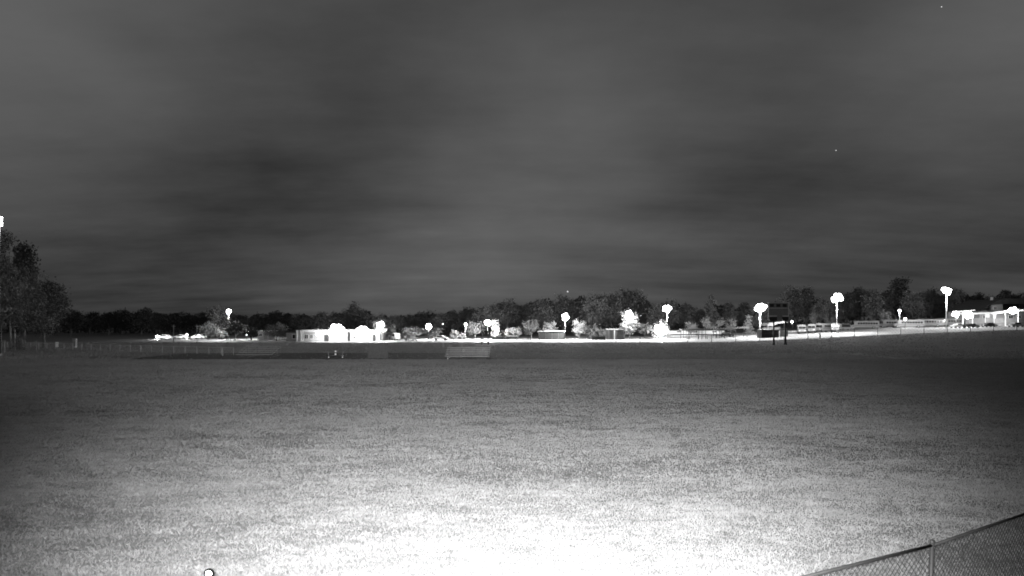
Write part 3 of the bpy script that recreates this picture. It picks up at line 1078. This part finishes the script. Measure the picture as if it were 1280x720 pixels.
# ------------------------------------------------------------------ bleachers
def bleacher(px0, px1, d, label):
    xa, xb = gx(px0, d), gx(px1, d)
    t = thing('bleachers', label, 'bleachers', ((xa + xb) / 2, d, 0), 0, 'bleachers at the far field edge')
    w = (xb - xa) / 2
    for k in range(5):
        y, z = .75 * k, .42 + .28 * k
        MB().box(-w, w, y, y + .26, z, z + .05).build('seat_plank', M['alu'], t)
        MB().box(-w, w, y - .02, y + .012, z - .06, z - .005).build('seat_edge', M['alu'], t)
        if k:
            MB().box(-w, w, y - .38, y - .1, z - .30, z - .26).build('foot_plank', M['mesh_grey'], t)  # same metal as the seats, darkened to paint shade into the gaps
    for q in (-w + .3, -w * .33, w * .33, w - .3):
        fr = MB()
        fr.tube((q, .1, 0), (q, .1, .41), .03, n=5)
        fr.tube((q, 3.1, 0), (q, 3.1, 1.5), .03, n=5)
        fr.tube((q, .1, .36), (q, 3.15, 1.5), .03, n=5)
        fr.tube((q, .1, .03), (q, 3.15, .03), .03, n=5)
        fr.build('frame', M['dark'], t)


bleacher(556, 612, 77, 'bleachers near the centre under the pair of dark posts')
bleacher(294.5, 340, 81, 'bleachers at left below the small flat white building')

# pale windscreen panel and the dark screens beside it
d = 77.5
t = thing('screen_panel', 'pale fabric screen panel on a frame at the far field edge', 'screen', at(472.5, d), 0)
w = 12.5 / F * d
MB().box(-w + .05, w - .05, -.01, .01, .1, 2.25).build('fabric', M['mesh_grey'], t)
for s in (-1, 1):
    MB().tube((s * w, 0, 0), (s * w, 0, 2.35), .05, n=6).build('post', M['mesh_grey'], t)
MB().tube((-w, 0, 2.3), (w, 0, 2.3), .03, n=5).build('top_rail', M['mesh_grey'], t)

# small cart with reflectors
d = 78.0
t = thing('equipment_cart', 'small dark wheeled cart with bright reflectors below the glaring floodlight', 'cart', at(420.5, d))
MB().box(-1.0, 1.0, -.3, .3, .35, .5).build('deck', M['dark'], t)
for s in (-1, 1):
    MB().tube((s * 1.05, -.34, .22), (s * 1.05, -.26, .22), .22, n=12).build('wheel', M['rubber'], t)
    MB().tube((s * 1.05, -.36, .22), (s * 1.05, -.345, .22), .10, n=10).build('reflector', M['reflector'], t)
MB().tube((-.05, -.2, .5), (-.05, -.2, 1.25), .04, n=6).build('mast', M['dark'], t)
for z in (.56, 1.0):
    MB().box(-.17, .07, -.27, -.245, z, z + .22).build('reflector', M['reflector'], t)
MB().tube((1.0, -.3, .5), (1.15, -.3, 1.1), .04, n=6).build('handle', M['steel'], t)
MB().tube((-1.1, -.3, .45), (-1.15, -.3, 1.1), .03, n=6).build('handle', M['steel'], t)

# ------------------------------------------------------------------ left edge small things
for px, d, y0, r, lab in ((13, 100, 374, .16, 'thicker of the two pale poles before the left trees'), (18.6, 99, 398, .10, 'thinner of the two pale poles before the left trees')):
    t = thing('utility_pole', lab, 'pole', at(px, d), 0, 'pale poles at left')
    MB().tube((0, 0, -.2), (0, 0, hz(y0, d)), r, r * .8, 8).build('shaft', M['alu'], t, True)
    MB().ball((0, 0, hz(y0, d)), r * .85, 8, 5).build('cap', M['steel'], t)
for px, lab in ((217, 'thin pole in front of the leftmost pale car'), (246, 'thin pole in front of the third pale car')):
    t = thing('utility_pole', lab, 'pole', at(px, 138), 0, 'thin poles before the parked cars')
    MB().tube((0, 0, -.2), (0, 0, hz(406, 138)), .09, .07, 8).build('shaft', M['grey'], t, True)
    MB().box(-.5, .5, -.04, .04, hz(408, 138), hz(407.4, 138)).build('crossarm', M['grey'], t)
t = thing('marker_board', 'small glaring white marker on a stake by the field fence', 'marker', at(71.2, 104))
MB().box(-.28, .28, -.02, .02, .5, 1.5).build('board', M['reflector'], t)
MB().tube((0, .05, -.1), (0, .05, 1.45), .035, n=6).build('stake', M['steel'], t)
t = thing('utility_box', 'pale upright box behind the field fence right of the white marker', 'box', at(93.5, 110))
MB().box(-.32, .32, -.2, .2, .45, 1.95).build('body', M['alu'], t)
MB().box(-.36, .36, -.24, .24, 1.95, 2.03).build('lid', M['grey'], t)
MB().box(-.3, .3, -.25, .25, -.05, .45).build('plinth', M['concrete'], t)
t = thing('sign_post', 'T-shaped short post by the field fence left of the white marker', 'post', at(45.5, 102))
MB().tube((0, 0, -.1), (0, 0, 1.7), .07, n=6).build('shaft', M['alu'], t)
MB().box(-.42, .1, -.05, .05, 1.7, 1.85).build('arm', M['alu'], t)
t = thing('storage_rack', 'low pale frame at the left edge under the tallest tree', 'frame', at(3, 92))
MB().box(-1.2, .5, -.06, .06, 2.1, 2.25).build('beam', M['grey'], t)
for q in (-1.1, .4):
    MB().tube((q, 0, -.1), (q, 0, 2.1), .07, n=6).build('post', M['grey'], t)
t = thing('field_stake', 'short pale stake standing left of the left bleachers', 'stake', at(278, 84))
MB().tube((0, 0, -.1), (0, 0, 1.25), .1, .09, 8).build('shaft', M['alu'], t)
MB().ball((0, 0, 1.25), .1, 8, 5).build('cap', M['alu'], t)
t = thing('bollard', 'small white bollard on the dark grass below the angled bus', 'bollard', at(1024.8, 134))
MB().tube((0, 0, -.1), (0, 0, 1.45), .22, .2, 10).build('shaft', M['white'], t, True)
MB().ball((0, 0, 1.45), .27, 10, 6).build('cap', M['white'], t, True)


# ------------------------------------------------------------------ chain-link fences
def chain_fence(path, h, post_step, pr, rr, mm, pm, label, pitch, wr, name='chain_link_fence', lean=0.0):
    """path: ground points; a post at every step, one top rail per run, woven wire as stuff"""
    x0, y0 = path[0]
    t = thing(name, label, 'fence', (x0, y0, T(x0, y0)))
    z00 = T(x0, y0)
    P = [Vector((x - x0, y - y0, T(x, y) - z00)) for x, y in path]
    # resample
    out = [P[0]]
    for a, b in zip(P, P[1:]):
        k = max(1, round((b - a).length / post_step))
        for i in range(1, k + 1):
            q = a.lerp(b, i / k)
            q.z = T(q.x + x0, q.y + y0) - z00
            out.append(q)
    wire = MB()
    for i, q in enumerate(out):
        o = MB().tube((0, 0, -.1), (lean * h, 0, h + .04), pr, n=10).build('post', M[pm], t, True, q)
        MB().ball((lean * h, 0, h + .05), pr * 1.12, 10, 6).build('post_cap', M[pm], o, True)
        if i:
            a = out[i - 1]
            up = Vector((lean * h, 0, h))
            MB().tube(a + up, q + up, rr, n=10).build('top_rail', M[pm], t, True)
            L_ = (q - a).length
            u_ = (q - a) / L_
            n_ = int((L_ + h) / pitch)
            for s in (1, -1):
                for k in range(n_ + 1):
                    c = k * pitch - (h if s > 0 else 0)
                    # wire from (c, 0) rising at 45 degrees
                    z_lo, z_hi = .03, h - rr
                    p0, p1 = c, c + s * (z_hi - z_lo)
                    za, zb_ = z_lo, z_hi
                    if s > 0:
                        if p0 < 0:
                            za += -p0
                            p0 = 0
                        if p1 > L_:
                            zb_ -= p1 - L_
                            p1 = L_
                    else:
                        if p0 > L_:
                            za += p0 - L_
                            p0 = L_
                        if p1 < 0:
                            zb_ -= -p1
                            p1 = 0
                    if zb_ - za < .02:
                        continue
                    wire.tube(a + u_ * p0 + Vector((lean * za, s * wr, za)), a + u_ * p1 + Vector((lean * zb_, s * wr, zb_)), wr, n=4)
    w = wire.build('woven_wire', M[mm], t)
    w['kind'] = 'stuff'
    return t


# near fence, bottom right corner of the photo
pA, dl, dirn = Vector((gx(1165, 7.12) - .084, 7.12)), Vector((2.19, .85)).normalized(), Vector((2.44, 1.16)).normalized()
pts = [pA - dl * 3.0, pA, pA + dirn * 3.0, pA + dirn * 6.0]
chain_fence([tuple(p) for p in pts], 2.4, 3.2, .029, .020, 'black', 'black', 'dark chain-link fence close by in the bottom right corner', .098, .0037, lean=.035)
# far fences: thin
chain_fence([(gx(0, 112), 112), (gx(150, 96), 96), (gx(292, 86), 86)], 1.25, 3.0, .045, .03, 'steel', 'steel', 'low chain-link fence running along the left side of the field', .6, .008)
chain_fence([(gx(770, 140), 140), (gx(1010, 139), 139), (gx(1300, 139), 139)], 2.0, 6.4, .06, .03, 'dark', 'dark', 'thin dark fence along the front of the lot at right', .9, .009)

# round reflector post at the bottom edge
d = 6.4
x0 = gx(262, d)
zt = hz(716.5, d)
t = thing('reflector_post', 'round pale disc with a dark rim peeking over the bottom edge', 'marker', (x0, d, 0))
MB().tube((0, .04, -.05), (0, .04, zt), .03, n=10).build('shaft', M['black'], t, True)
MB().tube((0, -.02, zt), (0, .02, zt), .042, n=20).build('disc', M['reflector'], t)
rim = MB()
for k in range(20):
    a, b = 2 * PI * k / 20, 2 * PI * (k + 1) / 20
    rim.tube((.052 * math.cos(a), -.01, zt + .052 * math.sin(a)), (.052 * math.cos(b), -.01, zt + .052 * math.sin(b)), .015, n=6)
rim.build('rim', M['matt'], t, True)

# ------------------------------------------------------------------ stars
for px, py, r, lab in ((709.5, 364.5, 3.4, 'bright low star just above the trees near the middle'), (1177, 8.5, 2.2, 'small star near the top right corner'),
                       (1045, 188, 2.0, 'small star above the twin lamp over the buses')):
    d = 2600.0
    o = MB().ball((0, 0, 0), r, 8, 6).build('star', M['star'], None, False, (gx(px, d), d, hz(py, d)))
    tag(o, lab, 'star', 'stars')
